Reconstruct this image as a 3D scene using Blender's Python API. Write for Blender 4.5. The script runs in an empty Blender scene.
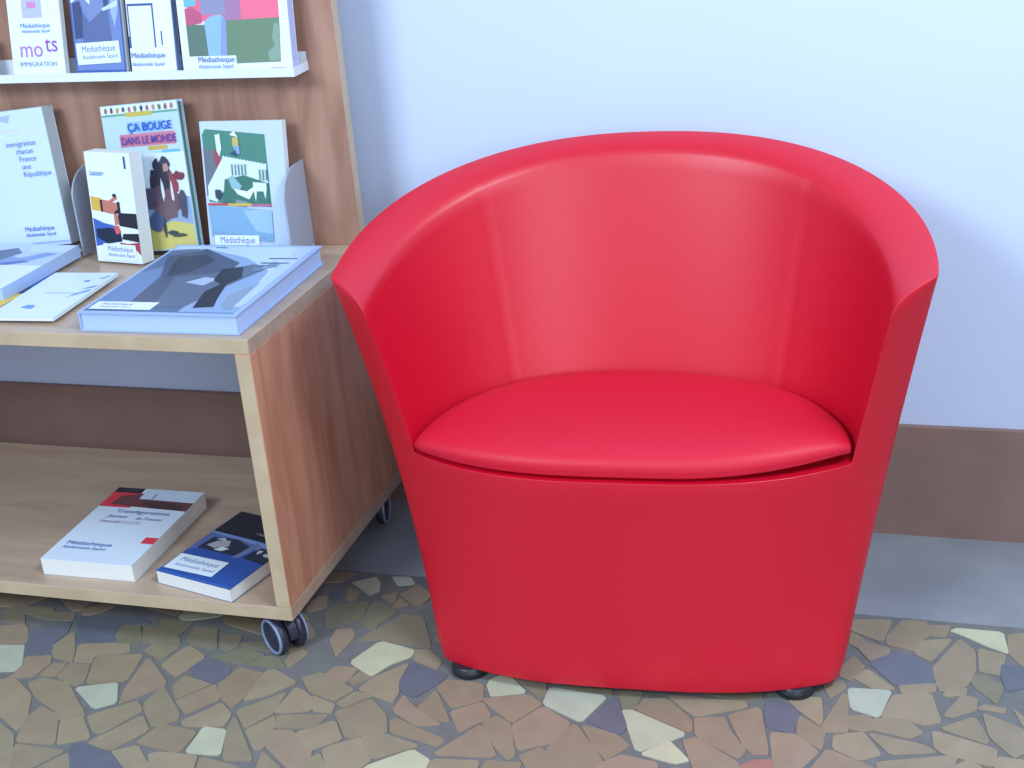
import bpy, bmesh, math, random
from mathutils import Vector, Matrix, Euler
random.seed(7)
sc = bpy.context.scene
COL = sc.collection
PI = math.pi
def lin(c):
    c = c / 255.0
    return c / 12.92 if c <= 0.04045 else ((c + 0.055) / 1.055) ** 2.4
def rgb(h): return (lin(int(h[0:2], 16)), lin(int(h[2:4], 16)), lin(int(h[4:6], 16)), 1)

# ---------------------------------------------------------------- materials
def mat(name, h, rough=0.6, spec=0.5, metal=0.0, var=0.0, scale=30.0, bump=0.0, bscale=200.0, coat=0.0, stretch=(1, 1, 1)):
    m = bpy.data.materials.new(name); m.use_nodes = True
    nt = m.node_tree; b = nt.nodes['Principled BSDF']
    b.inputs['Base Color'].default_value = rgb(h)
    b.inputs['Roughness'].default_value = rough
    b.inputs['Specular IOR Level'].default_value = spec
    b.inputs['Metallic'].default_value = metal
    b.inputs['Coat Weight'].default_value = coat
    tc = nt.nodes.new('ShaderNodeTexCoord'); mp = nt.nodes.new('ShaderNodeMapping')
    mp.inputs['Scale'].default_value = stretch
    nt.links.new(tc.outputs['Object'], mp.inputs['Vector'])
    n = nt.nodes.new('ShaderNodeTexNoise'); n.inputs['Scale'].default_value = scale; n.inputs['Detail'].default_value = 4
    nt.links.new(mp.outputs[0], n.inputs['Vector'])
    hs = nt.nodes.new('ShaderNodeHueSaturation'); hs.inputs['Color'].default_value = rgb(h)
    mr = nt.nodes.new('ShaderNodeMapRange'); mr.inputs[1].default_value = 0.3; mr.inputs[2].default_value = 0.7
    mr.inputs[3].default_value = 1 - var; mr.inputs[4].default_value = 1 + var
    nt.links.new(n.outputs['Fac'], mr.inputs[0]); nt.links.new(mr.outputs[0], hs.inputs['Value'])
    nt.links.new(hs.outputs[0], b.inputs['Base Color'])
    if bump:
        n2 = nt.nodes.new('ShaderNodeTexNoise'); n2.inputs['Scale'].default_value = bscale; n2.inputs['Detail'].default_value = 3
        nt.links.new(tc.outputs['Object'], n2.inputs['Vector'])
        bp = nt.nodes.new('ShaderNodeBump'); bp.inputs['Strength'].default_value = bump; bp.inputs['Distance'].default_value = 0.002
        nt.links.new(n2.outputs['Fac'], bp.inputs['Height']); nt.links.new(bp.outputs[0], b.inputs['Normal'])
    return m
def woodmat(name, h1, h2, stretch, scale=6.0, rough=0.45):
    m = mat(name, h1, rough=rough)
    nt = m.node_tree; b = nt.nodes['Principled BSDF']
    tc = nt.nodes.new('ShaderNodeTexCoord'); mp = nt.nodes.new('ShaderNodeMapping'); mp.inputs['Scale'].default_value = stretch
    n = nt.nodes.new('ShaderNodeTexNoise'); n.inputs['Scale'].default_value = scale; n.inputs['Detail'].default_value = 7; n.inputs['Distortion'].default_value = 0.6
    cr = nt.nodes.new('ShaderNodeValToRGB'); cr.color_ramp.elements[0].position = 0.35; cr.color_ramp.elements[1].position = 0.65
    cr.color_ramp.elements[0].color = rgb(h1); cr.color_ramp.elements[1].color = rgb(h2)
    nt.links.new(tc.outputs['Object'], mp.inputs[0]); nt.links.new(mp.outputs[0], n.inputs['Vector'])
    nt.links.new(n.outputs['Fac'], cr.inputs[0]); nt.links.new(cr.outputs[0], b.inputs['Base Color'])
    return m
CC = {}
def cm(h, rough=0.45):
    k = h + str(rough)
    if k not in CC: CC[k] = mat('ink_' + h, h, rough=rough)
    return CC[k]
M_wall = mat('painted_wall', 'CBD8F4', rough=0.8, var=0.012, scale=3, bump=0.08, bscale=260)
M_base = mat('brown_baseboard', '8C6F66', rough=0.55, var=0.08, scale=14)
M_cement = mat('cement_border', '8A8C92', rough=0.6, var=0.10, scale=9, bump=0.15, bscale=90)
M_grout = mat('grout', '706F6E', rough=0.85, var=0.10, scale=40, bump=0.4, bscale=300)
M_red = mat('red_leatherette', 'CB0528', rough=0.41, spec=0.62, var=0.02, scale=5, bump=0.06, bscale=700)
M_redc = mat('red_cushion_fabric', 'D00F30', rough=0.52, spec=0.45, var=0.02, scale=6, bump=0.08, bscale=700)
M_foot = mat('black_plastic', '23242C', rough=0.4)
M_woodside = woodmat('beech_side', 'B57C62', 'CB9678', (1.2, 5, 0.7))
M_woodtop = woodmat('beech_top', 'AE9480', 'BCA48E', (0.7, 5, 5), rough=0.28)
M_woodedge_lit = woodmat('beech_edge_lit', 'BCA488', 'C8B295', (2, 2, 2))  # paler beech: light falling on the board edges is put into the colour
M_woodback = woodmat('beech_back', '9C7260', 'B48A76', (5, 1, 0.8))
M_white = mat('white_metal', 'E4EAF4', rough=0.35)
M_greyplate = mat('grey_metal_plate', 'A3A9B8', rough=0.4)
M_page = mat('paper_edge', 'E6E6E2', rough=0.8, var=0.05, scale=3, stretch=(1, 1, 400))
M_tyre = mat('grey_wheel_rim', '8796B4', rough=0.4)
M_castor = mat('dark_castor', '2C2E3E', rough=0.35)

# ---------------------------------------------------------------- mesh helpers
def link(name, me, parent=None):
    o = bpy.data.objects.new(name, me); COL.objects.link(o)
    if parent: o.parent = parent
    return o
def obj(name, bm, mats, parent=None, smooth=False):
    me = bpy.data.meshes.new(name); bm.normal_update(); bm.to_mesh(me); bm.free()
    for m in (mats if isinstance(mats, list) else [mats]): me.materials.append(m)
    if smooth:
        for p in me.polygons: p.use_smooth = True
    return link(name, me, parent)
def tag(o, label=None, cat=None, group=None, kind=None):
    if label: o['label'] = label
    if cat: o['category'] = cat
    if group: o['group'] = group
    if kind: o['kind'] = kind
    return o
def empty(name, loc, rot=(0, 0, 0)):
    o = bpy.data.objects.new(name, None); COL.objects.link(o); o.location = loc; o.rotation_euler = rot; o.empty_display_size = 0.05
    return o
def box(bm, x0, x1, y0, y1, z0, z1, mi=0):
    v = [bm.verts.new(p) for p in ((x0, y0, z0), (x1, y0, z0), (x1, y1, z0), (x0, y1, z0), (x0, y0, z1), (x1, y0, z1), (x1, y1, z1), (x0, y1, z1))]
    for f in ((0, 3, 2, 1), (4, 5, 6, 7), (0, 1, 5, 4), (1, 2, 6, 5), (2, 3, 7, 6), (3, 0, 4, 7)):
        bm.faces.new([v[i] for i in f]).material_index = mi
def bxo(name, dims, m, parent=None, bev=0.0, seg=2):
    bm = bmesh.new(); box(bm, *dims)
    if bev: bmesh.ops.bevel(bm, geom=bm.edges[:], offset=bev, segments=seg, profile=0.5, affect='EDGES')
    return obj(name, bm, m, parent)
def lathe(bm, prof, n=32, mtx=None, mi=0):
    rings = []
    for r, z in prof:
        rings.append([bm.verts.new((r * math.cos(2 * PI * i / n), r * math.sin(2 * PI * i / n), z)) for i in range(n)])
    for a, b in zip(rings, rings[1:]):
        for i in range(n):
            f = bm.faces.new((a[i], a[(i + 1) % n], b[(i + 1) % n], b[i])); f.material_index = mi; f.smooth = True
    bm.faces.new(rings[0][::-1]).material_index = mi; bm.faces.new(rings[-1]).material_index = mi
    if mtx is not None:
        bmesh.ops.transform(bm, matrix=mtx, verts=[v for r in rings for v in r])
def prism(bm, pts, axis, a0, a1, mi=0):
    # pts: outline in the other two axes (ccw); axis 0/1/2
    def P(p, a):
        return {0: (a, p[0], p[1]), 1: (p[0], a, p[1]), 2: (p[0], p[1], a)}[axis]
    A = [bm.verts.new(P(p, a0)) for p in pts]; B = [bm.verts.new(P(p, a1)) for p in pts]
    fs = [bm.faces.new(A[::-1]), bm.faces.new(B)]
    n = len(pts)
    for i in range(n): fs.append(bm.faces.new((A[i], A[(i + 1) % n], B[(i + 1) % n], B[i])))
    for f in fs: f.material_index = mi
    bmesh.ops.recalc_face_normals(bm, faces=fs)

# ---------------------------------------------------------------- setting
WY = 2.338
bm = bmesh.new(); box(bm, -4.5, 3.2, WY, WY + 0.12, 0, 2.7)
tag(obj('wall_back', bm, M_wall), kind='structure')
bm = bmesh.new(); box(bm, -4.5, 3.2, WY - 0.012, WY, 0.0, 0.211)
tag(obj('baseboard_back', bm, M_base), kind='structure')
bm = bmesh.new(); box(bm, -4.62, -4.5, -2.5, WY + 0.12, 0, 2.7)
tag(obj('wall_left', bm, M_wall), kind='structure')
bm = bmesh.new(); box(bm, -4.5, 3.2, 2.055, WY - 0.012, -0.04, 0.0005)
tag(obj('trim_1', bm, M_cement), kind='structure')

STONES = """O -1594 1770 -1572 1777 -1534 1792 -1516 1776 -1493 1739 -1537 1726 -1559 1721
L -1553 1718 -1535 1723 -1491 1731 -1462 1678 -1463 1662 -1506 1652
S -1510 1770 -1486 1781 -1451 1814 -1439 1775 -1446 1747 -1429 1716 -1466 1705 -1474 1705
G -1597 1819 -1590 1842 -1513 1849 -1502 1835 -1507 1812 -1551 1825 -1533 1794 -1575 1794
G -1500 1835 -1463 1841 -1453 1818 -1503 1813
S -1455 1831 -1336 1848 -1306 1832 -1354 1818 -1342 1771 -1405 1755 -1427 1797
G -1346 1784 -1352 1816 -1321 1821 -1293 1779 -1323 1766
G -1312 1820 -1302 1824 -1233 1799 -1223 1781 -1262 1776 -1290 1778
T -1441 1738 -1431 1780 -1423 1778 -1393 1729 -1380 1702 -1419 1710 -1432 1723
T -1396 1752 -1312 1769 -1298 1745 -1349 1727 -1344 1708 -1376 1703
O -1468 1702 -1427 1712 -1416 1690 -1423 1654 -1467 1638 -1457 1660
O -1413 1657 -1410 1691 -1387 1697 -1384 1660
T -1380 1658 -1382 1696 -1345 1699 -1329 1658 -1335 1641
T -1347 1723 -1270 1744 -1258 1670 -1320 1650
L -1332 1636 -1270 1661 -1243 1613 -1271 1592
O -1257 1738 -1185 1672 -1236 1610 -1248 1651
T -1269 1773 -1220 1775 -1232 1734 -1273 1753
T -1191 1669 -1127 1605 -1122 1589 -1152 1565 -1195 1613
T -1494 1629 -1445 1640 -1394 1604 -1371 1561 -1352 1536 -1362 1518 -1412 1548 -1445 1559
T -1418 1633 -1402 1652 -1351 1645 -1284 1583 -1274 1570 -1310 1555 -1328 1574 -1378 1598
O -1364 1548 -1358 1580 -1318 1565 -1280 1497 -1345 1493
T -1306 1553 -1279 1571 -1234 1523 -1277 1499
T -1269 1571 -1212 1622 -1189 1600 -1221 1537 -1237 1538
T -1232 1511 -1183 1589 -1153 1556 -1186 1501
O -1157 1524 -1140 1574 -1077 1568 -1079 1514
T -1430 1539 -1400 1530 -1360 1507 -1315 1436 -1342 1415
T -1341 1487 -1255 1488 -1288 1435 -1305 1422 -1334 1468
T -1280 1431 -1249 1484 -1218 1438 -1270 1418
S -1250 1489 -1249 1505 -1230 1508 -1184 1495 -1146 1468 -1139 1443 -1210 1430
T -1183 1499 -1150 1519 -1105 1476 -1103 1450 -1136 1464
G -1297 1851 -1232 1847 -1238 1799 -1279 1815
G -1218 1799 -1219 1832 -1181 1835 -1154 1780 -1204 1784
G -1150 1787 -1166 1821 -1128 1824 -1122 1794 -1135 1776
T -1223 1720 -1206 1781 -1161 1755 -1181 1693
S -1167 1723 -1159 1754 -1107 1737 -1099 1714 -1114 1690 -1151 1701
G -1146 1755 -1106 1791 -1063 1776 -1095 1745
G -1120 1802 -1080 1812 -1056 1787 -1104 1795
G -1081 1748 -1061 1772 -1043 1775 -1015 1753 -1040 1745
T -1172 1667 -1169 1698 -1116 1686 -1123 1673 -1151 1639
O -1148 1633 -1107 1685 -1080 1651 -1115 1605
O -1100 1683 -1089 1736 -1040 1726 -1046 1654 -1051 1633 -1074 1649
T -1040 1736 -1026 1739 -978 1714 -1010 1673 -1042 1654
T -1112 1588 -1073 1641 -1045 1617 -1042 1587 -1103 1576
T -1040 1627 -983 1688 -981 1632 -1006 1589
T -980 1635 -973 1700 -956 1694 -938 1680 -925 1651 -956 1638
L -1071 1579 -1034 1579 -1014 1522 -1069 1518
T -1037 1616 -958 1519 -1005 1512 -1032 1578
T -1003 1584 -974 1625 -962 1597 -957 1547 -970 1544
O -957 1555 -960 1592 -933 1596 -884 1558 -876 1534 -883 1518 -903 1514
T -970 1628 -893 1644 -902 1608 -959 1597
T -937 1686 -895 1670 -891 1648 -920 1649
T -924 1593 -877 1631 -849 1591 -884 1558
T -1108 1511 -1049 1514 -1041 1488 -1042 1457 -1087 1448 -1122 1503
T -1040 1513 -973 1501 -962 1472 -1026 1460
T -954 1542 -896 1500 -943 1491
T -883 1532 -868 1553 -843 1520 -879 1508
G -1016 1915 -1006 1939 -954 1961 -946 1910 -993 1868
G -940 1890 -945 1965 -890 1936 -910 1899 -909 1874
O -971 1835 -974 1866 -951 1875 -937 1853 -943 1792
L -941 2044 -911 2054 -894 2029 -921 2020
G -891 1902 -882 1929 -844 1931 -800 1848 -826 1844 -888 1851 -926 1843 -912 1869
L -914 1782 -887 1847 -824 1832 -822 1813 -848 1789 -865 1751
S -817 1746 -816 1798 -744 1773 -776 1708 -809 1725
T -822 1832 -801 1838 -768 1811 -769 1788 -812 1805
T -871 1714 -861 1745 -818 1796 -818 1742 -807 1718 -807 1690
O -941 1743 -932 1765 -895 1768 -899 1731 -914 1725
T -896 1735 -887 1759 -864 1747 -887 1725
T -974 1727 -949 1746 -879 1713 -899 1679 -944 1693
T -891 1675 -875 1706 -840 1704 -878 1665
T -885 1651 -842 1693 -806 1659 -788 1618 -843 1594
O -798 1671 -795 1712 -770 1686 -713 1652 -752 1643
O -763 1684 -750 1734 -703 1661 -724 1660
O -750 1739 -740 1763 -684 1762 -671 1721 -712 1694
O -710 1685 -669 1716 -646 1684 -681 1639
O -791 1644 -787 1655 -697 1619 -703 1600 -781 1620
T -821 1602 -793 1614 -727 1598 -787 1554
T -868 1564 -822 1600 -787 1554 -804 1514 -835 1508
L -790 1538 -736 1587 -703 1569 -704 1533 -774 1513
O -704 1581 -653 1666 -609 1593
T -699 1572 -632 1581 -627 1547 -700 1534
L -674 1759 -674 1773 -655 1796 -610 1752 -661 1734
G -642 1788 -588 1783 -579 1750 -590 1745
O -674 1724 -605 1746 -579 1728 -610 1675
L -577 1771 -486 1764 -510 1695 -576 1728
S -501 1700 -474 1768 -442 1698 -446 1678 -462 1681
G -552 1780 -485 1783 -482 1770 -544 1772
G -473 1781 -436 1787 -438 1740 -455 1735
O -608 1669 -575 1722 -527 1691 -526 1680 -534 1643 -579 1617 -586 1621
O -655 1669 -636 1686 -611 1671 -584 1603 -593 1591 -618 1615
O -543 1621 -518 1692 -457 1613 -471 1586 -512 1578
O -506 1688 -456 1678 -428 1654 -454 1616 -481 1649
L -456 1733 -441 1737 -351 1696 -415 1641
L -408 1638 -374 1675 -339 1637 -358 1627
O -437 1740 -428 1767 -397 1774 -353 1731 -347 1707 -352 1700
O -577 1602 -552 1626 -515 1588 -515 1570 -544 1557
O -620 1584 -570 1587 -573 1567 -622 1557
O -466 1599 -435 1631 -381 1623 -379 1588 -447 1572
T -395 1783 -281 1788 -278 1773 -346 1739 -371 1758
G -350 1798 -262 1816 -260 1796 -279 1790
O -348 1734 -306 1744 -293 1713 -265 1675 -273 1653 -338 1694
O -301 1749 -258 1778 -232 1671 -254 1667 -269 1684 -286 1718
S -252 1789 -233 1797 -202 1778 -204 1725 -230 1730 -243 1734
O -236 1721 -199 1722 -165 1689 -186 1648 -220 1634
T -218 1799 -207 1812 -174 1815 -167 1767 -169 1749 -202 1782
T -202 1757 -199 1767 -161 1739 -162 1693 -198 1725
O -355 1680 -335 1690 -270 1644 -270 1621 -323 1607
R -269 1636 -252 1653 -226 1660 -221 1634 -267 1621
G -255 1824 -227 1831 -221 1823 -251 1811
T -144 2035 -85 2044 -96 1979 -145 2005
O -89 1996 -68 2047 -33 2047 -26 2010 -41 1992 -46 1963 -88 1974
T -29 2038 4 2042 -2 2011 -23 2010
L 6 2028 15 2037 82 2037 90 1979 61 1994 29 2016
T -43 1991 9 2006 -21 1939 -45 1957
O -143 1999 -121 1978 -129 1955 -145 1968
O -128 1954 -121 1975 -84 1963 -86 1947 -111 1925
S -111 1919 -77 1952 -41 1946 -20 1917 -16 1884 -69 1866
O -151 1900 -136 1932 -118 1906 -133 1869 -151 1877
T -130 1875 -113 1902 -70 1857 -103 1854
L -137 1847 -75 1852 -89 1783 -129 1799
T -166 1751 -144 1833 -136 1829 -128 1741 -162 1736
O -173 1850 -148 1866 -141 1848 -160 1819
T -64 1867 -13 1882 -14 1859 -59 1847
T -71 1841 -19 1855 -4 1788 -28 1776 -53 1787 -86 1784
T -19 1918 19 2008 42 1975 42 1923 30 1881 -6 1863
T 47 1985 86 1974 80 1921 49 1925
S 81 1947 112 1941 116 1896 88 1880 80 1918
T 90 2029 126 2045 136 1956 112 1946 93 1978
G 33 1907 58 1917 82 1890 73 1845 43 1883
T -129 1779 -101 1785 -96 1751 -108 1747 -127 1750
T -96 1779 -53 1790 -27 1758 -45 1743 -96 1753
T -102 1745 -26 1731 -7 1717 -66 1701
T -147 1729 -108 1745 -81 1699 -109 1681 -145 1701
T -4 1773 43 1808 61 1760 58 1749
T -14 1766 72 1739 67 1698 3 1717 -9 1727
T 54 1820 109 1789 125 1771 108 1739 95 1724 64 1765
T -85 1681 21 1717 15 1689 -1 1661 -78 1656
O -169 1654 -154 1697 -90 1669 -97 1638 -172 1624
T 72 1722 118 1721 111 1678 69 1670
T 24 1858 46 1853 43 1823 13 1802 1 1805
O 46 1829 58 1841 85 1836 82 1825
T 95 1838 117 1811 109 1794
T 15 1689 35 1708 52 1696 44 1665"""
stone_polys = []
for ln in STONES.strip().split('\n'):
    w = ln.split(); c = [int(v) / 1000 for v in w[1:]]
    stone_polys.append((w[0], [Vector((c[i], c[i + 1])) for i in range(0, len(c), 2)]))
def cross2(a, b): return a.x * b.y - a.y * b.x
def area(P): return sum(cross2(P[i], P[(i + 1) % len(P)]) for i in range(len(P))) / 2
def inside(p, P):
    r = False; j = len(P) - 1
    for i in range(len(P)):
        if (P[i].y > p.y) != (P[j].y > p.y) and p.x < (P[j].x - P[i].x) * (p.y - P[i].y) / (P[j].y - P[i].y) + P[i].x: r = not r
        j = i
    return r
def clip(P, n, d):       # keep points with n.p <= d
    out = []
    for i in range(len(P)):
        a, b = P[i], P[(i + 1) % len(P)]; da, db = a.dot(n) - d, b.dot(n) - d
        if da <= 0: out.append(a)
        if (da < 0 < db) or (db < 0 < da): out.append(a + (b - a) * (da / (da - db)))
    return out
traced = list(stone_polys)
cent = [(sum(p.x for p in P) / len(P), sum(p.y for p in P) / len(P), max((p - Vector((sum(q.x for q in P) / len(P), sum(q.y for q in P) / len(P)))).length for p in P)) for k, P in traced]
# loose hand-laid stones for the rest of the floor: jittered cells
def fill_stones(s_, i0, i1, j1, keep_rects):
  seeds = []
  for i in range(i0, i1):
    for j in range(0, j1):
        seeds.append(Vector((-0.5 + (i + 0.5 * (j % 2)) * s_ + random.uniform(-.034, .034), 2.03 - j * s_ * 0.9 + random.uniform(-.03, .03))))
  for s in seeds:
      if keep_rects and not (keep_rects[0] < s.x < keep_rects[1] and keep_rects[2] < s.y < keep_rects[3]): continue
      P = [s + Vector((-.12, -.12)), s + Vector((.12, -.12)), s + Vector((.12, .12)), s + Vector((-.12, .12))]
      for t in seeds:
          if t is s or (t - s).length > 0.24: continue
          n = (t - s); m_ = (t + s) / 2; L_ = n.length; n = n / L_
          P = clip(P, n, m_.dot(n) - 0.004)
          if len(P) < 3: break
      if len(P) < 3: continue
      P = clip(P, Vector((0, 1)), 2.047)
      if len(P) < 3 or abs(area(P)) < 4e-4: continue
      bad = False
      for (cx, cy, r), (k, Q) in zip(cent, traced):
          if (Vector((cx, cy)) - s).length > r + 0.12: continue
          if any(inside(p, Q) for p in P + [s] + [(p + s) / 2 for p in P]) or any(inside(q, P) for q in Q + [Vector((cx, cy))]): bad = True; break
      if bad: continue
      k = random.choices('TOGLSR', (48, 24, 10, 9, 8, 1))[0]
      stone_polys.append((k, P))
fill_stones(0.082, -30, 22, 36, None)
def recent():
    traced[:] = list(stone_polys)
    cent[:] = []
    for k, P in traced:
        c_ = Vector((sum(p.x for p in P) / len(P), sum(p.y for p in P) / len(P))); cent.append((c_.x, c_.y, max((p - c_).length for p in P)))
recent()
fill_stones(0.045, -40, 20, 20, (-1.9, 0.25, 1.5, 2.05))
recent()
fill_stones(0.028, -50, 30, 22, (-1.3, 0.25, 1.5, 2.05))
kinds = {'T': ['93846F', '9A8A73', '90826D', '94866F'], 'O': ['95836F', '998572', '91806B'], 'G': ['877D6A', '807A66'], 'L': ['B4B49C', 'BEBA9C', 'B0B4A2'],
         'S': ['6A6B78', '666874'], 'R': ['A5766A']}
smats = [M_grout]; sidx = {}
for k, hs in kinds.items():
    sidx[k] = []
    for h in hs:
        sidx[k].append(len(smats)); smats.append(mat('floor_stone_' + h, h, rough=0.55, var=0.07, scale=25, bump=0.12, bscale=120))
bm = bmesh.new()
box(bm, -4.5, 3.2, -2.5, 2.055, -0.04, 0.0, 0)
def chaikin(P, w=0.12):
    out = []
    for i in range(len(P)):
        a, b = P[i], P[(i + 1) % len(P)]
        out.append(a + (b - a) * w); out.append(b + (a - b) * w)
    return out
for k, P in stone_polys:
    if area(P) < 0: P = P[::-1]
    c_ = Vector((sum(p.x for p in P) / len(P), sum(p.y for p in P) / len(P)))
    P = [p + (p - c_).normalized() * 0.0024 for p in P]
    for p in P: p.y = min(p.y, 2.05)
    P = chaikin(P, 0.09)
    mi = random.choice(sidx[k]); h = 0.0012 + random.random() * 0.0006
    B = [bm.verts.new((p.x, p.y, 0.0)) for p in P]
    T = [bm.verts.new((p.x, p.y, h)) for p in P]
    bm.faces.new(T).material_index = mi
    for i in range(len(P)):
        bm.faces.new((B[i], B[(i + 1) % len(P)], T[(i + 1) % len(P)], T[i])).material_index = mi
tag(obj('floor', bm, smats), kind='structure')

# ---------------------------------------------------------------- armchair
chair = empty('tub_armchair', (-0.4595, 1.858, 0.0), (0, 0, math.radians(4.0)))
tag(chair, 'red leatherette tub armchair with rounded back on the stone floor', 'armchair')
Z0, ZD, ZT = 0.018, 0.361, 0.630
def c_a(z): return 0.314 + 0.198 * (z - 0.03)
def quad(z, a, b, c):                    # through (0.03, a) (0.36, b) (0.63, c)
    return a * (z - .36) * (z - .63) / (.33 * .60) + b * (z - .03) * (z - .63) / (.33 * -.27) + c * (z - .03) * (z - .36) / (.60 * .27)
def c_yc(z): return quad(z, -0.035, 0.045, 0.026)
def c_B(z): return quad(z, 0.060, 0.133, 0.140)
def c_back(z): return 0.235 + 0.215 * (z - 0.03)
NEXP = 2.25
def spow(v, e): return math.copysign(abs(v) ** e, v)
def outer(ph, z):
    a = c_a(z); y0 = c_yc(z); b = c_back(z) - y0
    return Vector((a * spow(math.cos(ph), 2 / NEXP), y0 + b * spow(max(0, math.sin(ph)), 2 / NEXP), z))
def front_y(x, z): return c_yc(z) - c_B(z) * (1 - abs(x / c_a(z)) ** 3.0)
def inner(ph, z):
    t = 0.058 - 0.006 * (z - ZD) / 0.28
    ai = c_a(z) - t; ys = front_y(ai, z); b = c_back(z) - (0.056 - 0.022 * min(1, max(0, (z - ZD) / 0.36))) - ys
    p = Vector((ai * spow(math.cos(ph), 2 / NEXP), ys + b * spow(max(0, math.sin(ph)), 2 / NEXP), z))
    for ps in (math.radians(52), math.radians(128)):        # stitched vertical seams
        g = math.exp(-((ph - ps) / 0.016) ** 2) * 0.0016
        p += Vector((math.cos(ph), math.sin(ph), 0)) * g
    return p
def rimz(ph):
    s = max(0, math.sin(ph))
    return ZT + 0.118 * s ** 1.12
NU, NL, K, K1 = 120, 14, 26, 9
def column(ph):
    T = rimz(ph); drop = 0.042 - 0.012 * math.sin(ph); D = ZD
    low = [outer(ph, Z0 + (D - Z0) * i / NL) for i in range(NL)]
    up = [outer(ph, D + (T - D) * k / K) for k in range(K + 1)]
    top, iend = up[-1], inner(ph, T - drop)
    inn = []
    for j in range(K1 + 1):
        s = j / K1
        sn, cs_ = math.sin(s * PI / 2), math.cos(s * PI / 2)
        sn = 0.6 * sn + 0.4 * s; dz = 0.5 * (1 - cs_) + 0.5 * s
        p = Vector((top.x + (iend.x - top.x) * sn, top.y + (iend.y - top.y) * sn, top.z + (iend.z - top.z) * dz))
        inn.append(p)
    for k in range(1, K - K1 + 1):
        z = (T - drop) + (D - (T - drop)) * k / (K - K1)
        inn.append(inner(ph, z))
    return low, up, inn
bm = bmesh.new(); cols = []
for i in range(NU + 1):
    ph = PI - PI * i / NU
    low, up, inn = column(ph)
    vl = [bm.verts.new(p) for p in low]; vu = [bm.verts.new(p) for p in up]; vi = [vu[-1]] + [bm.verts.new(p) for p in inn[1:]]
    cols.append((vl, vu, vi))
for a, b in zip(cols, cols[1:]):
    A = a[0] + a[1] + a[2][1:]; B = b[0] + b[1] + b[2][1:]
    for k in range(len(A) - 1): bm.faces.new((A[k], B[k], B[k + 1], A[k + 1]))
MC, NA = 5, 40
def capgrid(col):
    vl, vu, vi = col; g = [vu]
    inn = vi[::-1]                     # deck -> tip
    for m in range(1, MC):
        colv = []
        for k in range(K):
            p = vu[k].co.lerp(inn[k].co, m / MC); p.y = front_y(p.x, p.z)
            colv.append(bm.verts.new(p))
        colv.append(vu[-1]); g.append(colv)
    g.append(inn)
    for c0, c1 in zip(g, g[1:]):
        for k in range(K):
            q = [c0[k], c1[k], c1[k + 1], c0[k + 1]]
            u = []
            for v in q:
                if v not in u: u.append(v)
            if len(u) >= 3: bm.faces.new(u)
    return [c[0] for c in g]
rowL = capgrid(cols[0]); rowR = capgrid(cols[-1])
xl, xr = rowL[-1].co.x, rowR[-1].co.x
mid = []
for i in range(1, NA):
    x = xl + (xr - xl) * i / NA
    mid.append(bm.verts.new((x, front_y(x, ZD), ZD)))
deckrow = rowL + mid + rowR[::-1]
prev = [cols[0][0]]                      # columns below the deck
aD = c_a(ZD)
rows = [[v] for v in cols[0][0]]
for v in deckrow[1:-1]:
    f = v.co.x / aD
    for r in range(NL):
        z = Z0 + (ZD - Z0) * r / NL
        x = f * c_a(z)
        rows[r].append(bm.verts.new((x, front_y(x, z), z)))
for r in range(NL): rows[r].append(cols[-1][0][r])
rows.append(deckrow)
for r0, r1 in zip(rows, rows[1:]):
    for i in range(len(r0) - 1): bm.faces.new((r0[i], r0[i + 1], r1[i + 1], r1[i]))
bottom = [c[0][0] for c in cols] + rows[0][1:-1][::-1]
bm.faces.new(bottom)
deck = [c[2][-1] for c in cols] + mid[::-1]
bm.faces.new(deck)
inner_v = set(v for c in cols for v in c[2][1:])
for v in bm.verts:                       # the front corners are rounder towards the base
    if v in inner_v: continue
    z = v.co.z; rr = 0.020 * max(0, 1 - (z - Z0) / 0.45) ** 1.5 + 0.004
    sx_ = 1 if v.co.x > 0 else -1
    d = math.hypot(v.co.x - sx_ * c_a(z), v.co.y - c_yc(z))
    if d < rr:
        m_ = rr * 0.30 * (1 - d / rr) ** 2
        v.co.x -= sx_ * m_ * 0.8; v.co.y += m_ * 0.45
    if z < Z0 + 0.014:
        k_ = ((Z0 + 0.014 - z) / 0.014) ** 2 * 0.0025
        v.co.x -= v.co.x / 0.31 * k_; v.co.y -= (v.co.y - 0.08) / 0.2 * k_
bmesh.ops.recalc_face_normals(bm, faces=bm.faces[:])
for f in bm.faces: f.smooth = len(f.verts) <= 4
body = obj('shell', bm, M_red, chair)
bv = body.modifiers.new('soft_edges', 'BEVEL'); bv.width = 0.0075; bv.segments = 3; bv.limit_method = 'ANGLE'; bv.angle_limit = math.radians(34); bv.use_clamp_overlap = True
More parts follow.
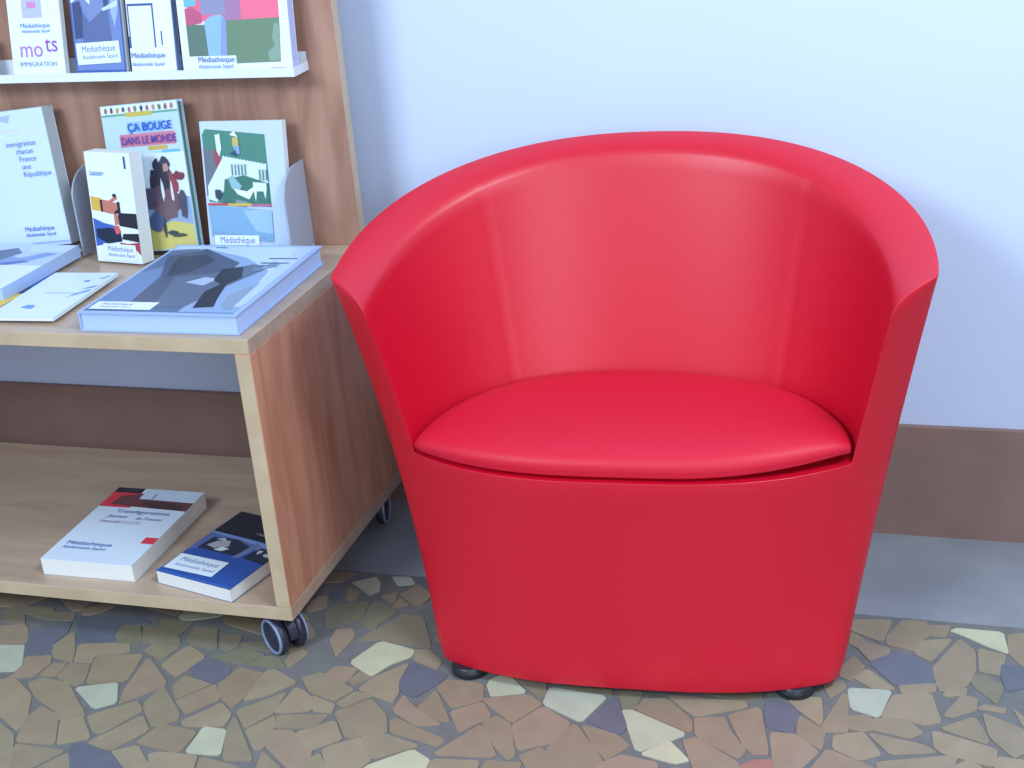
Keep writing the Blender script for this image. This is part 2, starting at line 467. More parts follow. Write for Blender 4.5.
# cushion
zc = 0.372
out = []
NB, NF = 72, 48
for i in range(NB + 1):
    p = inner(PI - PI * i / NB, ZD + 0.02); q = Vector((p.x, p.y)); q.x *= 0.985; q.y = q.y - 0.008 if q.y > 0.02 else q.y - 0.004
    out.append(q)
xr_ = out[-1].x; y_l = out[0].y
for i in range(1, NF):
    x = xr_ - 2 * xr_ * i / NF
    out.append(Vector((x, front_y(x, ZD + 0.02) + 0.006 + (y_l - front_y(xr_, ZD + .02) - 0.006) * (abs(x) / xr_) ** 6)))
cen = Vector((0, 0.09))
def lift(x, y): return 0.0 + 0.011 * max(0, min(1, (x - 0.10) / 0.2)) ** 1.3 * max(0, min(1, (0.10 - y) / 0.12)) + 0.0015
prof = [(0.90, 0.3545), (0.975, 0.3555), (0.993, 0.3575), (0.9975, 0.3600), (0.9955, 0.3618), (0.9985, 0.3640), (0.9985, 0.3680), (0.994, 0.3730), (0.984, 0.3775), (0.965, 0.3820), (0.93, 0.3865), (0.87, 0.3900), (0.8, 0.3925), (0.65, 0.3955), (0.5, 0.3975), (0.3, 0.3985), (0.12, 0.399)]
bm = bmesh.new(); rings = []
for r, z in prof:
    ring = []
    for q in out:
        p = cen + (q - cen) * r
        tp = min(1, abs(p.x) / abs(xr_)) ** 7
        ring.append(bm.verts.new((p.x, p.y, 0.363 + (z - 0.363) * (1 - 0.35 * tp) + (ZD - 0.353) + lift(p.x, p.y))))
    rings.append(ring)
n = len(out)
for a, b in zip(rings, rings[1:]):
    for i in range(n): bm.faces.new((a[i], a[(i + 1) % n], b[(i + 1) % n], b[i]))
bm.faces.new(rings[0][::-1]); bm.faces.new(rings[-1])
bmesh.ops.recalc_face_normals(bm, faces=bm.faces[:])
cush = obj('seat_cushion', bm, M_redc, chair, smooth=True)
for (fx, fy) in ((-0.258, -0.045), (0.243, -0.045), (-0.2, 0.17), (0.2, 0.17)):
    bm = bmesh.new(); lathe(bm, [(0.025, 0.0), (0.029, 0.003), (0.029, 0.012), (0.026, 0.0145), (0.026, 0.0185)], 32, Matrix.Translation((fx, fy, 0)))
    obj('foot', bm, M_foot, chair)

# ---------------------------------------------------------------- display cabinet on castors
CX1, CX0 = -0.998, -2.02; CY0, CY1 = 1.770, 2.275; CZ0, CT = 0.076, 0.560; TH = 0.024
cab = empty('display_cabinet', ((CX0 + CX1) / 2, (CY0 + CY1) / 2, 0))
tag(cab, 'beech display cabinet on castors with open lower shelf and tall back panel', 'cabinet')
ox, oy, _ = cab.location
def cb(name, x0, x1, y0, y1, z0, z1, m, bev=0.0012):
    o = bxo(name, (x0 - ox, x1 - ox, y0 - oy, y1 - oy, z0, z1), m, cab, bev, 1); return o
def two(name, x0, x1, y0, y1, z0, z1, mface, medge, edge_axis_faces):
    bm = bmesh.new(); box(bm, x0 - ox, x1 - ox, y0 - oy, y1 - oy, z0, z1)
    bm.normal_update()
    for f in bm.faces:
        nrm = f.normal
        if any(nrm.dot(Vector(a)) > 0.9 for a in edge_axis_faces): f.material_index = 1
    bmesh.ops.bevel(bm, geom=bm.edges[:], offset=0.0012, segments=1, affect='EDGES')
    return obj(name, bm, [mface, medge], cab)
FR = [(0, -1, 0)]
two('tabletop', CX0, CX1, CY0, CY1, CT - TH, CT, M_woodtop, M_woodedge_lit, FR)
two('side_panel', CX1 - 0.026, CX1, CY0 + 0.0, CY1, CZ0 + TH, CT - TH, M_woodside, M_woodedge_lit, FR)
two('side_panel', CX0, CX0 + 0.026, CY0 + 0.0, CY1, CZ0 + TH, CT - TH, M_woodside, M_woodedge_lit, FR)
two('lower_shelf', CX0, CX1, CY0, CY1, CZ0, CZ0 + TH, M_woodtop, M_woodedge_lit, FR)
two('back_panel', CX0, CX1, 2.215, 2.240, CT, 1.42, M_woodback, M_woodedge_lit, [(1, 0, 0), (0, 0, 1)])
def castor(x, y, ang):
    c = empty('castor', (x - ox, y - oy, 0), (0, 0, ang)); c.parent = cab
    # the axle lies along the castor's own x axis
    for s in (-1, 1):
        mt = Matrix.Translation((s * 0.017, 0, 0.032)) @ Matrix.Rotation(PI / 2 * s, 4, 'Y')
        bm = bmesh.new(); lathe(bm, [(0.022, -0.009), (0.029, -0.008), (0.032, -0.004), (0.032, 0.004), (0.030, 0.0065)], 48, mt)
        wheel = obj('wheel', bm, M_castor, c)
        bm = bmesh.new(); n_ = 48
        ring = [(0.0305, 0.0060), (0.0312, 0.0085), (0.0295, 0.0105), (0.0265, 0.0100), (0.0255, 0.0070)]
        vs = [[bm.verts.new((r_ * math.cos(2 * PI * i / n_), r_ * math.sin(2 * PI * i / n_), z_)) for i in range(n_)] for r_, z_ in ring]
        for q in range(len(ring)):
            A_, B_ = vs[q], vs[(q + 1) % len(ring)]
            for i in range(n_): bm.faces.new((A_[i], A_[(i + 1) % n_], B_[(i + 1) % n_], B_[i])).smooth = True
        bmesh.ops.recalc_face_normals(bm, faces=bm.faces[:]); bmesh.ops.transform(bm, matrix=mt, verts=bm.verts[:])
        obj('wheel_rim', bm, M_tyre, wheel)
        bm = bmesh.new(); lathe(bm, [(0.0258, 0.0062), (0.0250, 0.0080), (0.009, 0.0080), (0.007, 0.0100)], 32, mt)
        obj('hub_cap', bm, M_castor, wheel)
    bm = bmesh.new()
    pts = [(0.033 * math.cos(t), 0.032 + 0.033 * math.sin(t)) for t in [math.radians(d) for d in range(-10, 191, 12)]]
    pts = [(-p[0], p[1]) for p in pts][::-1] if False else pts
    prism(bm, pts, 0, -0.0075, 0.0075)
    box(bm, -0.020, 0.020, -0.014, 0.018, 0.062, 0.070)
    obj('fork', bm, M_castor, c)
    bm = bmesh.new(); lathe(bm, [(0.012, 0.060), (0.012, 0.072), (0.028, 0.0725), (0.028, 0.0765)], 24)
    obj('swivel_plate', bm, M_castor, c)
castor(-1.036, 1.806, math.radians(56))
castor(-1.05, 2.235, math.radians(10)); castor(-1.985, 1.800, math.radians(-15)); castor(-1.985, 2.235, math.radians(20))

# ---------------------------------------------------------------- books
FONTS = {}
def text_mesh(s, size, align='LEFT', shear=0.0, sx=1.0, bold=0.0):
    key = (s, size, align, shear, sx, bold)
    if key in FONTS: return FONTS[key]
    cu = bpy.data.curves.new('printed_text', 'FONT'); cu.body = s; cu.size = size; cu.align_x = align; cu.shear = shear; cu.offset = bold; cu.resolution_u = 3
    o = bpy.data.objects.new('tmp_text', cu); COL.objects.link(o)
    dg = bpy.context.evaluated_depsgraph_get()
    me = bpy.data.meshes.new_from_object(o.evaluated_get(dg))
    bpy.data.objects.remove(o)
    if sx != 1.0:
        for v in me.vertices: v.co.x *= sx
    FONTS[key] = me
    return me
def text(parent, s, x, y, z, size, h, name='printed_text', **kw):
    me = text_mesh(s, size, **kw).copy(); me.materials.clear(); me.materials.append(cm(h))
    o = link(name, me, parent); o.location = (x, y, z); return o
def art(parent, w, h, z, polys, name='cover_picture', base=None):
    """polys: (colour, [u,v,u,v...] in 0..1 of the cover); later polys lie over earlier ones"""
    bm = bmesh.new(); ms = []; keys = []
    if name == 'cover_picture': base = b_cover[0]
    if base: polys = [(base, [0.004, 0.004, 0.996, 0.004, 0.996, 0.996, 0.004, 0.996])] + polys
    for i, (c, P) in enumerate(polys):
        if c not in keys: keys.append(c); ms.append(cm(c))
        vs = [bm.verts.new((P[j] * w, P[j + 1] * h, z + 0.00006 * i)) for j in range(0, len(P), 2)]
        f = bm.faces.new(vs); f.normal_update()
        if f.normal.z < 0: f.normal_flip()
        f.material_index = keys.index(c)
    return obj(name, bm, ms, parent)
def blob(cx, cy, rx, ry, n=10, a0=0.0, wob=0.18, seed=1):
    r = random.Random(seed); out = []
    for i in range(n):
        t = a0 + 2 * PI * i / n; k = 1 + r.uniform(-wob, wob)
        out += [cx + rx * k * math.cos(t), cy + ry * k * math.sin(t)]
    return out
def rect(u0, v0, u1, v1): return [u0, v0, u1, v0, u1, v1, u0, v1]
b_cover = [None]
def book(name, label, cat, w, h, t, loc, rot, cover='E4EEF6', hard=False, spine=None, group=None, page='E6E6E2', back=None):
    b = empty(name, loc, rot); tag(b, label, cat, group); b_cover[0] = cover
    ov = 0.003 if hard else 0.0; ct = 0.0024 if hard else 0.0007
    pm = M_page if page == 'E6E6E2' else mat('paper_' + page, page, rough=0.8)
    bm = bmesh.new(); box(bm, ct * 1.2, w - ov - 0.0006, ov, h - ov, ct, t - ct)
    obj('page_block', bm, pm, b)
    bm = bmesh.new()
    box(bm, 0, w, 0, h, t - ct, t, 0); box(bm, 0, w, 0, h, 0, ct, 1 if back else 0); box(bm, 0, ct, 0, h, ct, t - ct, 1 if spine else 0)
    ms = [cm(cover)] + [cm(spine or back or cover)]
    obj('cover', bm, ms, b)
    return b
TX1, TX2 = 'Médiathèque', 'Abdelmalek Sayad'
def sticker(b, x, y, z, w, size=None, h=None, ink='2A5FB0', rot=0.0, third=True):
    h = h or w * 0.38; size = size or w * 0.165
    bm = bmesh.new(); box(bm, 0, w, 0, h, 0, 0.0002)
    s = obj('library_sticker', bm, cm('E2EEF6'), b); s.location = (x, y, z); s.rotation_euler.z = rot
    text(s, TX1, w * 0.12, h * 0.56, 0.0003, size * 1.12, ink, name='sticker_text', sx=0.82)
    text(s, TX2, w * 0.12, h * 0.24, 0.0003, size * 0.72, ink, name='sticker_text', sx=0.95)
    return s
STAND = math.radians(90)
def st(lean): return math.radians(90 - lean)

# --- on the tabletop, lying flat
zt_ = CT + 0.0006
b = book('hardback_book', 'large pale blue hardback lying flat at the tabletop corner, dark figures on its cover', 'book', 0.267, 0.328, 0.031, (-1.285, 1.781, zt_), (0, 0, math.radians(1.0)), cover='A4BCE8', hard=True, page='B2C6EC')
W, H, T = 0.267, 0.328, 0.0312
art(b, W, H, T, [
    ('5A7096', [0.02, 0.02, 0.97, 0.02, 0.97, 0.25, 0.80, 0.75, 0.30, 0.96, 0.02, 0.90]),
    ('6C86B4', [0.02, 0.04, 0.45, 0.03, 0.55, 0.60, 0.30, 0.80, 0.02, 0.55]),
    ('8FA8D0', [0.62, 0.03, 0.97, 0.03, 0.97, 0.97, 0.22, 0.97, 0.20, 0.90, 0.60, 0.72]),
    ('C2D6F2', [0.02, 0.97, 0.97, 0.97, 0.97, 0.15, 0.90, 0.35, 0.86, 0.60, 0.60, 0.80, 0.25, 0.93, 0.02, 0.92]),
    ('4E5874', [0.05, 0.80, 0.25, 0.93, 0.60, 0.72, 0.62, 0.50, 0.45, 0.35, 0.40, 0.10, 0.25, 0.08, 0.20, 0.5]),
    ('3A4258', [0.14, 0.80, 0.30, 0.84, 0.42, 0.74, 0.36, 0.58, 0.24, 0.50, 0.18, 0.64]),
    ('5E6C86', [0.30, 0.50, 0.52, 0.56, 0.70, 0.70, 0.84, 0.66, 0.72, 0.40, 0.62, 0.10, 0.42, 0.06, 0.36, 0.30]),
    ('A8BCDC', [0.42, 0.42, 0.50, 0.50, 0.60, 0.48, 0.56, 0.38]),
    ('20263A', [0.54, 0.62, 0.66, 0.66, 0.74, 0.50, 0.70, 0.40, 0.76, 0.20, 0.80, 0.10, 0.68, 0.08, 0.62, 0.30, 0.66, 0.40, 0.58, 0.46]),
    ('8A9AB8', [0.76, 0.60, 0.88, 0.66, 0.90, 0.45, 0.80, 0.25, 0.84, 0.10, 0.92, 0.06, 0.96, 0.30, 0.95, 0.7, 0.82, 0.74]),
    ('B8CCEC', [0.92, 0.10, 0.97, 0.10, 0.97, 0.97, 0.86, 0.97]),
    ('46597F', rect(0.76, 0.78, 0.95, 0.795)), ('46597F', rect(0.74, 0.71, 0.93, 0.725)), ('46597F', rect(0.76, 0.675, 0.86, 0.685)), ('6F83AC', rect(0.74, 0.60, 0.80, 0.64)), ('46597F', rect(0.30, 0.945, 0.38, 0.955)),
])
sticker(b, 0.012, 0.012, T + 0.0012, 0.105, h=0.032, size=0.011)
b = book('booklet', 'thin white booklet with blue motifs lying left of the large hardback', 'booklet', 0.120, 0.215, 0.005, (-1.470, 1.801, CT + 0.0045), (0, 0, math.radians(3.0)), cover='D8E6F4')
art(b, 0.12, 0.215, 0.0052, [('6C98DC', blob(0.70, 0.80, 0.05, 0.03, 8, seed=3)), ('6C98DC', [0.80, 0.60, 0.95, 0.66, 0.98, 0.72, 0.86, 0.67]), ('6C98DC', [0.74, 0.42, 0.96, 0.58, 0.94, 0.62, 0.80, 0.52]),
    ('6C98DC', blob(0.40, 0.22, 0.08, 0.04, 9, seed=5, wob=0.4)), ('8A9CC0', rect(0.34, 0.52, 0.80, 0.532)), ('6C98DC', [0.84, 0.86, 0.92, 0.93, 0.96, 0.92, 0.88, 0.85])])
b = book('magazine', 'blue and yellow magazine peeking out beneath the white booklet', 'magazine', 0.165, 0.235, 0.004, (-1.655, 1.800, CT + 0.0004), (0, 0, math.radians(-3.0)), cover='3C62B0')
art(b, 0.165, 0.235, 0.0042, [('E2C34A', [0.40, 0.0, 1, 0.0, 1, 0.56, 0.86, 0.56, 0.60, 0.30]), ('2B3A6A', [0.86, 0.57, 1, 0.56, 1, 0.68, 0.9, 0.72]), ('9EB8E8', [0.0, 0.1, 0.5, 0.0, 0.6, 0.3, 0.2, 0.6])])
b = book('paperback_book', 'pale blue paperback lying at the left edge of the tabletop, below the leaning white book', 'book', 0.185, 0.225, 0.021, (-1.682, 1.893, CT + 0.0050), (0, 0, math.radians(-1.0)), cover='B9CCE8', page='A9C0E6')
art(b, 0.185, 0.225, 0.0212, [('DCE8F6', rect(0.0, 0.0, 1, 0.5)), ('7F9BD0', [0.35, 0.55, 0.52, 0.50, 0.75, 0.58, 0.95, 0.78, 0.80, 0.80, 0.62, 0.66, 0.5, 0.70]), ('5C6C92', [0.2, 0.6, 0.42, 0.55, 0.55, 0.78, 0.40, 0.9, 0.2, 0.8]), ('C8DAF0', [0.6, 0.8, 1, 0.82, 1, 0.98, 0.5, 0.98]), ('4A6AB8', [0.3, 0.46, 0.62, 0.5, 0.8, 0.58, 0.7, 0.6, 0.5, 0.53])])

# --- standing on the tabletop
# hands paperback
b = book('paperback_book', 'small white paperback showing gripping hands, standing in front of the comic', 'book', 0.098, 0.192, 0.031, (-1.4440, 2.128, CT + 0.001), (st(5), 0, math.radians(-8.5)), cover='E6F0F8')
W, H, T = 0.098, 0.192, 0.0312
art(b, W, H, T, [
    ('D9B04C', [0.02, 0.60, 0.26, 0.585, 0.26, 0.465, 0.02, 0.47]), ('C4776A', [0.26, 0.575, 0.42, 0.565, 0.60, 0.62, 0.62, 0.585, 0.50, 0.55, 0.62, 0.55, 0.62, 0.47, 0.52, 0.44, 0.26, 0.46]),
    ('20202C', [0.22, 0.57, 0.27, 0.57, 0.27, 0.46, 0.22, 0.46]), ('20202C', [0.52, 0.63, 0.60, 0.63, 0.60, 0.60, 0.52, 0.60]), ('20202C', [0.60, 0.56, 0.66, 0.56, 0.66, 0.46, 0.52, 0.44, 0.52, 0.47, 0.60, 0.49]),
    ('20202C', [0.62, 0.46, 1.0, 0.46, 1.0, 0.32, 0.60, 0.34, 0.55, 0.40]), ('C4776A', [0.50, 0.44, 0.58, 0.46, 0.60, 0.36, 0.50, 0.34]),
    ('3C62B8', [0.02, 0.40, 0.25, 0.36, 0.5, 0.34, 0.52, 0.24, 0.35, 0.18, 0.02, 0.14]), ('1D2440', [0.06, 0.30, 0.35, 0.32, 0.60, 0.30, 0.62, 0.20, 0.3, 0.17, 0.06, 0.22]),
    ('D85A60', [0.46, 0.34, 0.58, 0.34, 0.62, 0.28, 0.50, 0.26]), ('A83C50', [0.55, 0.19, 0.75, 0.18, 1.0, 0.20, 1.0, 0.08, 0.9, 0.13, 0.6, 0.14]), ('20202C', [0.62, 0.22, 1.0, 0.20, 1.0, 0.28, 0.66, 0.27]),
    ('2A4C90', rect(0.86, 0.86, 0.90, 0.97)), ('7FA4D8', rect(0.08, 0.79, 0.34, 0.80))])
sticker(b, 0.018, 0.004, T + 0.001, 0.070, h=0.029)
text(b, 'homme', W * 0.08, H * 0.80, T + 0.001, 0.010, '6E90C0')
# comic
b = book('comic_book', 'tall comic album with a crowd scene and blue title, behind the small paperback', 'book', 0.158, 0.256, 0.018, (-1.4245, 2.160, CT + 0.001), (st(9), math.radians(-4.5), math.radians(-3.0)), cover='B9D4E8', hard=True, spine='3F5F52', page='5F7C6A')
W, H, T = 0.158, 0.256, 0.0182
P_ = [('DCE8EE', rect(0.01, 0.94, 0.99, 0.995)), ('6FA890', rect(0.01, 0.925, 0.99, 0.94)), ('C9B750', rect(0.32, 0.915, 0.66, 0.945)),
      ('9CC4EA', rect(0.32, 0.80, 0.78, 0.88)), ('CF7E94', rect(0.20, 0.715, 0.92, 0.80)), ('C9A94A', rect(0.55, 0.685, 0.80, 0.71)), ('6FB4EC', rect(0.72, 0.645, 0.95, 0.68)),
      ('D8E4EC', [0.35, 0.35, 1, 0.35, 1, 0.66, 0.35, 0.66]), ('8FA4C8', rect(0.2, 0.16, 0.99, 0.36)), ('C8C070', [0.2, 0.01, 0.99, 0.01, 0.99, 0.17, 0.75, 0.2, 0.2, 0.14])]
cols_ = ['A86A58', '6A4A60', 'C49A50', '5A5470', 'B06A80', '7F8A50', '4A4468', '9A5A70', 'C08A90', '5F7A60', 'A05A68', 'B07880']
for i in range(12): P_.append((cols_[i], blob(0.07 + 0.078 * i, 0.965, 0.020, 0.020, 7, seed=i)))
for i, (u, v, ru, rv, c) in enumerate([(0.72, 0.58, .07, .05, '3A3C58'), (0.70, 0.50, .09, .10, '4A4458'), (0.80, 0.45, .06, .08, '8E4450'), (0.62, 0.44, .12, .14, '33303F'), (0.88, 0.50, .08, .03, '7A3A46'), (0.55, 0.36, .14, .08, '5C4A60'), (0.75, 0.34, .16, .08, '6A4F58'),
                                       (0.66, 0.27, .14, .07, '6E5A60'), (0.62, 0.58, .05, .05, '2E3048'), (0.74, 0.56, .04, .03, 'B08A80'), (0.66, 0.42, .02, .07, 'D8E0EC'), (0.78, 0.40, .02, .07, 'E0D0E0'), (0.72, 0.12, .08, .015, '3A4450'), (0.62, 0.16, .02, .07, '3A4450'), (0.80, 0.10, .09, .012, '4A5040'), (0.52, 0.2, .10, .06, '4F5F86'), (0.9, 0.3, .05, .09, '4A4A5E')]):
    P_.append((c, blob(u, v, ru, rv, 11, seed=20 + i, wob=0.25)))
art(b, W, H, T, P_)
text(b, 'ÇA BOUGE', W * 0.33, H * 0.818, T + 0.003, 0.0195, '1F5CC8', bold=0.0004, sx=0.93)
text(b, 'DANS LE MONDE', W * 0.225, H * 0.732, T + 0.003, 0.0185, '5A44A0', bold=0.0003, sx=0.78)
# green fence book
b = book('picture_book', 'green picture book with a white fence and deckchair on its cover, by the tray divider', 'book', 0.157, 0.228, 0.013, (-1.252, 2.158, CT + 0.001), (st(9), math.radians(-0.5), math.radians(-1)), cover='C4D4F0')
W, H, T = 0.157, 0.228, 0.0132
P_ = [('4A8578', [0.06, 0.945, 0.78, 0.90, 0.80, 0.36, 0.04, 0.40, 0.02, 0.90]), ('6A7280', [0.02, 0.82, 0.10, 0.80, 0.26, 0.64, 0.18, 0.60, 0.02, 0.44]), ('A04A58', [0.14, 0.78, 0.2, 0.80, 0.24, 0.68, 0.16, 0.66]),
      ('D8E6EE', [0.04, 0.52, 0.26, 0.74, 0.76, 0.68, 0.78, 0.54, 0.40, 0.56, 0.34, 0.58, 0.14, 0.40, 0.04, 0.42])]
for i in range(13): P_.append(('D8E6EE', rect(0.25 + 0.042 * i, 0.70 - 0.006 * i, 0.270 + 0.042 * i, 0.745 - 0.005 * i)))
for i in range(5): P_.append(('5E8A84', rect(0.35 + 0.04 * i, 0.60, 0.368 + 0.04 * i, 0.68)))
for i in range(3): P_.append(('5E8A84', rect(0.68 + 0.04 * i, 0.56, 0.70 + 0.04 * i, 0.64)))
P_ += [('D8E6EE', [0.18, 0.90, 0.24, 0.91, 0.25, 0.80, 0.22, 0.74, 0.19, 0.78]), ('DDE6F0', [0.36, 0.90, 0.42, 0.93, 0.46, 0.88]), ('C6B568', rect(0.39, 0.81, 0.46, 0.88)), ('88A4D0', rect(0.40, 0.76, 0.47, 0.82)), ('35506A', [0.34, 0.76, 0.42, 0.79, 0.44, 0.74]),
       ('3F7468', [0.26, 0.57, 0.50, 0.60, 0.78, 0.54, 0.78, 0.38, 0.22, 0.40]), ('8FB8C4', [0.30, 0.58, 0.36, 0.60, 0.46, 0.52, 0.42, 0.48, 0.34, 0.50]), ('E4EEF4', [0.36, 0.50, 0.52, 0.48, 0.62, 0.52, 0.60, 0.48, 0.54, 0.42, 0.40, 0.46]),
       ('8A8E96', [0.38, 0.42, 0.52, 0.40, 0.50, 0.36, 0.36, 0.37]), ('DDE8F0', [0.60, 0.55, 0.76, 0.54, 0.76, 0.50, 0.74, 0.42, 0.72, 0.48, 0.64, 0.48, 0.62, 0.40, 0.60, 0.50]), ('39455A', blob(0.17, 0.46, 0.05, 0.04, 8, seed=9)),
       ('C04A50', rect(0.03, 0.375, 0.30, 0.392)), ('D0B84A', rect(0.28, 0.372, 0.56, 0.390)), ('B86A90', rect(0.56, 0.368, 0.80, 0.386)), ('7EA8CC', [0.03, 0.375, 0.80, 0.34, 0.80, 0.10, 0.05, 0.14]), ('9CBEE2', [0.45, 0.34, 0.80, 0.34, 0.80, 0.16, 0.6, 0.18]), ('7FA0C4', [0.05, 0.18, 0.7, 0.14, 0.7, 0.11, 0.05, 0.14])]
art(b, W, H, T, P_)
sticker(b, 0.012, 0.004, T + 0.003, 0.086, h=0.030)
# left leaning white paperback
b = book('paperback_book', 'tall white paperback with five lines of pale blue title, leaning at the left edge', 'book', 0.185, 0.243, 0.030, (-1.706, 2.172, CT + 0.001), (st(6), math.radians(-5.5), math.radians(-2)), cover='CFE0F8', page='B8C0C4')
W, H, T = 0.185, 0.243, 0.0302
for i, (s, dx) in enumerate([('immigration', 0.0), ('chacun', 0.018), ('France', 0.022), ('une', 0.024), ('République', 0.024)]):
    text(b, s, W * 0.50 + dx, H * (0.74 - 0.056 * i), T + 0.001, 0.0135, '5F86C0')
text(b, TX1, W * 0.50, H * 0.115, T + 0.001, 0.0125, '2A5FB0', name='sticker_text')
text(b, TX2, W * 0.50, H * 0.075, T + 0.001, 0.0090, '2A5FB0', name='sticker_text')
art(b, W, H, T, [('E0C8E8', rect(0.42, 0.855, 0.72, 0.862)), ('A9BEEA', [0.42, 0.96, 0.62, 0.97, 0.58, 0.91, 0.5, 0.93]), ('9FBCE4', rect(0.55, 0.015, 1.0, 0.03))])

# --- white metal book dividers on the tabletop
def divider(x, label):
    d = empty('book_divider', (x, 2.170, CT + 0.0004)); tag(d, label, 'book divider')
    y0, y1, zh = -0.046, 0.043, 0.153
    pts = [(y0, 0.002)] + [(y1, 0.002), (y1, zh)] + [(y0 + 0.055 - 0.055 * math.sin(t), zh - 0.050 + 0.050 * math.cos(t)) for t in [PI / 2 * k / 10 for k in range(11)]]
    bm = bmesh.new(); prism(bm, pts, 0, -0.0015, 0.0015); obj('fin', bm, M_greyplate, d)
    bm = bmesh.new(); box(bm, -0.055, 0.0015, -0.010, y1, 0.0, 0.002); obj('foot_plate', bm, M_white, d)
    return d
divider(-1.0865, 'grey rounded metal book divider at the right end of the tabletop')
divider(-1.494, 'grey rounded metal book divider between the tall white paperback and the small paperback')

# --- upper tray and its books
tray = empty('book_tray', (-1.52, 2.172, 0.8655)); tag(tray, 'white metal book tray fixed across the upper back panel', 'tray')
bm = bmesh.new(); box(bm, -0.5, 0.466, -0.014, 0.0425, 0.0, 0.003); box(bm, -0.5, 0.466, -0.0155, -0.0125, 0.0, 0.0145); obj('tray_shelf', bm, M_white, tray)
bm = bmesh.new(); box(bm, -0.5, 0.466, 0.040, 0.0425, 0.003, 0.030); obj('tray_back', bm, M_white, tray)
bm = bmesh.new(); box(bm, 0.466, 0.468, -0.0155, 0.0425, 0.0, 0.0145); obj('tray_end', bm, M_white, tray)
TZ = 0.8690
b = book('paperback_book', 'white paperback with purple title above the tray edge, left of the portrait cover', 'book', 0.104, 0.180, 0.012, (-1.592, 2.181, TZ), (st(9.5), 0, 0), cover='E6F0FA')
W, H, T = 0.104, 0.18, 0.0122
art(b, W, H, T, [('B9BEE8', rect(0.28, 0.56, 0.66, 1.0)), ('D08AC0', rect(0.38, 0.65, 0.55, 0.71)), ('D08AC0', rect(0.38, 0.80, 0.5, 0.83))])
text(b, TX1, W * 0.22, H * 0.47, T + 0.001, 0.0115, '4A84D0', name='sticker_text')
text(b, TX2, W * 0.24, H * 0.425, T + 0.001, 0.0078, '4A84D0', name='sticker_text')
text(b, 'mo', W * 0.16, H * 0.20, T + 0.001, 0.040, 'B878C8', sx=0.9)
text(b, 'ts', W * 0.66, H * 0.245, T + 0.001, 0.040, '9A50B8', sx=0.9)
text(b, 'IMMIGRATION', W * 0.14, H * 0.11, T + 0.001, 0.0115, '7F96B8', sx=1.0)
b = book('paperback_book', 'dark blue paperback with a portrait photo and white sticker, on the upper tray', 'book', 0.098, 0.180, 0.014, (-1.466, 2.182, TZ), (st(9), 0, 0), cover='3C5CA8', spine='3860B8')
W, H, T = 0.098, 0.18, 0.0142
art(b, W, H, T, [('6E86C0', rect(0.03, 0.06, 0.97, 1.0)), ('3F4A78', [0.05, 0.35, 0.22, 0.36, 0.24, 0.62, 0.2, 0.70, 0.05, 0.68]), ('E0ECFA', [0.03, 0.68, 0.2, 0.74, 0.28, 1, 0.03, 1]),
    ('7A8ABC', [0.2, 0.74, 0.3, 1, 0.6, 1, 0.66, 0.72, 0.6, 0.52, 0.4, 0.5]), ('5A6A9C', [0.24, 0.60, 0.36, 0.50, 0.62, 0.60, 0.74, 0.66, 0.78, 0.30, 0.2, 0.28]), ('D6E4F6', [0.3, 0.80, 0.36, 0.84, 0.42, 0.76, 0.40, 0.66, 0.33, 0.70]), ('3F4A78', [0.66, 0.76, 0.78, 0.74, 0.76, 0.6, 0.68, 0.62]),
    ('E0ECFA', [0.6, 1, 0.78, 1, 0.76, 0.78, 0.68, 0.74, 0.62, 0.86]), ('9AB4E4', [0.8, 1, 0.97, 1, 0.95, 0.62, 0.86, 0.45, 0.80, 0.58, 0.82, 0.7]), ('C4D6F4', [0.62, 0.62, 0.96, 0.70, 0.94, 0.64, 0.66, 0.60])])
sticker(b, 0.006, 0.020, T + 0.001, 0.084, h=0.036, rot=math.radians(2))
b = book('paperback_book', 'white paperback with a thin outlined square, next to the large painting cover', 'book', 0.085, 0.190, 0.016, (-1.356, 2.182, TZ), (st(8.5), 0, 0), cover='E6F0FA', page='9FB8E8')
W, H, T = 0.085, 0.19, 0.0162
art(b, W, H, T, [('3A5496', rect(0.02, 0.24, 0.60, 0.62)), ('E2ECF4', rect(0.05, 0.10, 0.565, 0.60)), ('3A5496', rect(0.72, 0.26, 0.75, 0.38)), ('2A4A90', blob(0.2, 0.88, 0.06, 0.025, 8, seed=4)), ('3A5496', rect(0.0, 0.24, 0.02, 0.34))])
text(b, TX1, 0.002, H * 0.155, T + 0.002, 0.0125, '2A5FB0', name='sticker_text')
text(b, TX2, 0.002, H * 0.085, T + 0.002, 0.0085, '2A5FB0', name='sticker_text')
b = book('picture_book', 'large white book with a pink, green and blue painting, right end of the tray', 'book', 0.200, 0.260, 0.022, (-1.256, 2.185, TZ), (st(6), 0, 0), cover='E4F0F8', spine='2A3C90', page='B8BEE8')
W, H, T = 0.200, 0.26, 0.0222
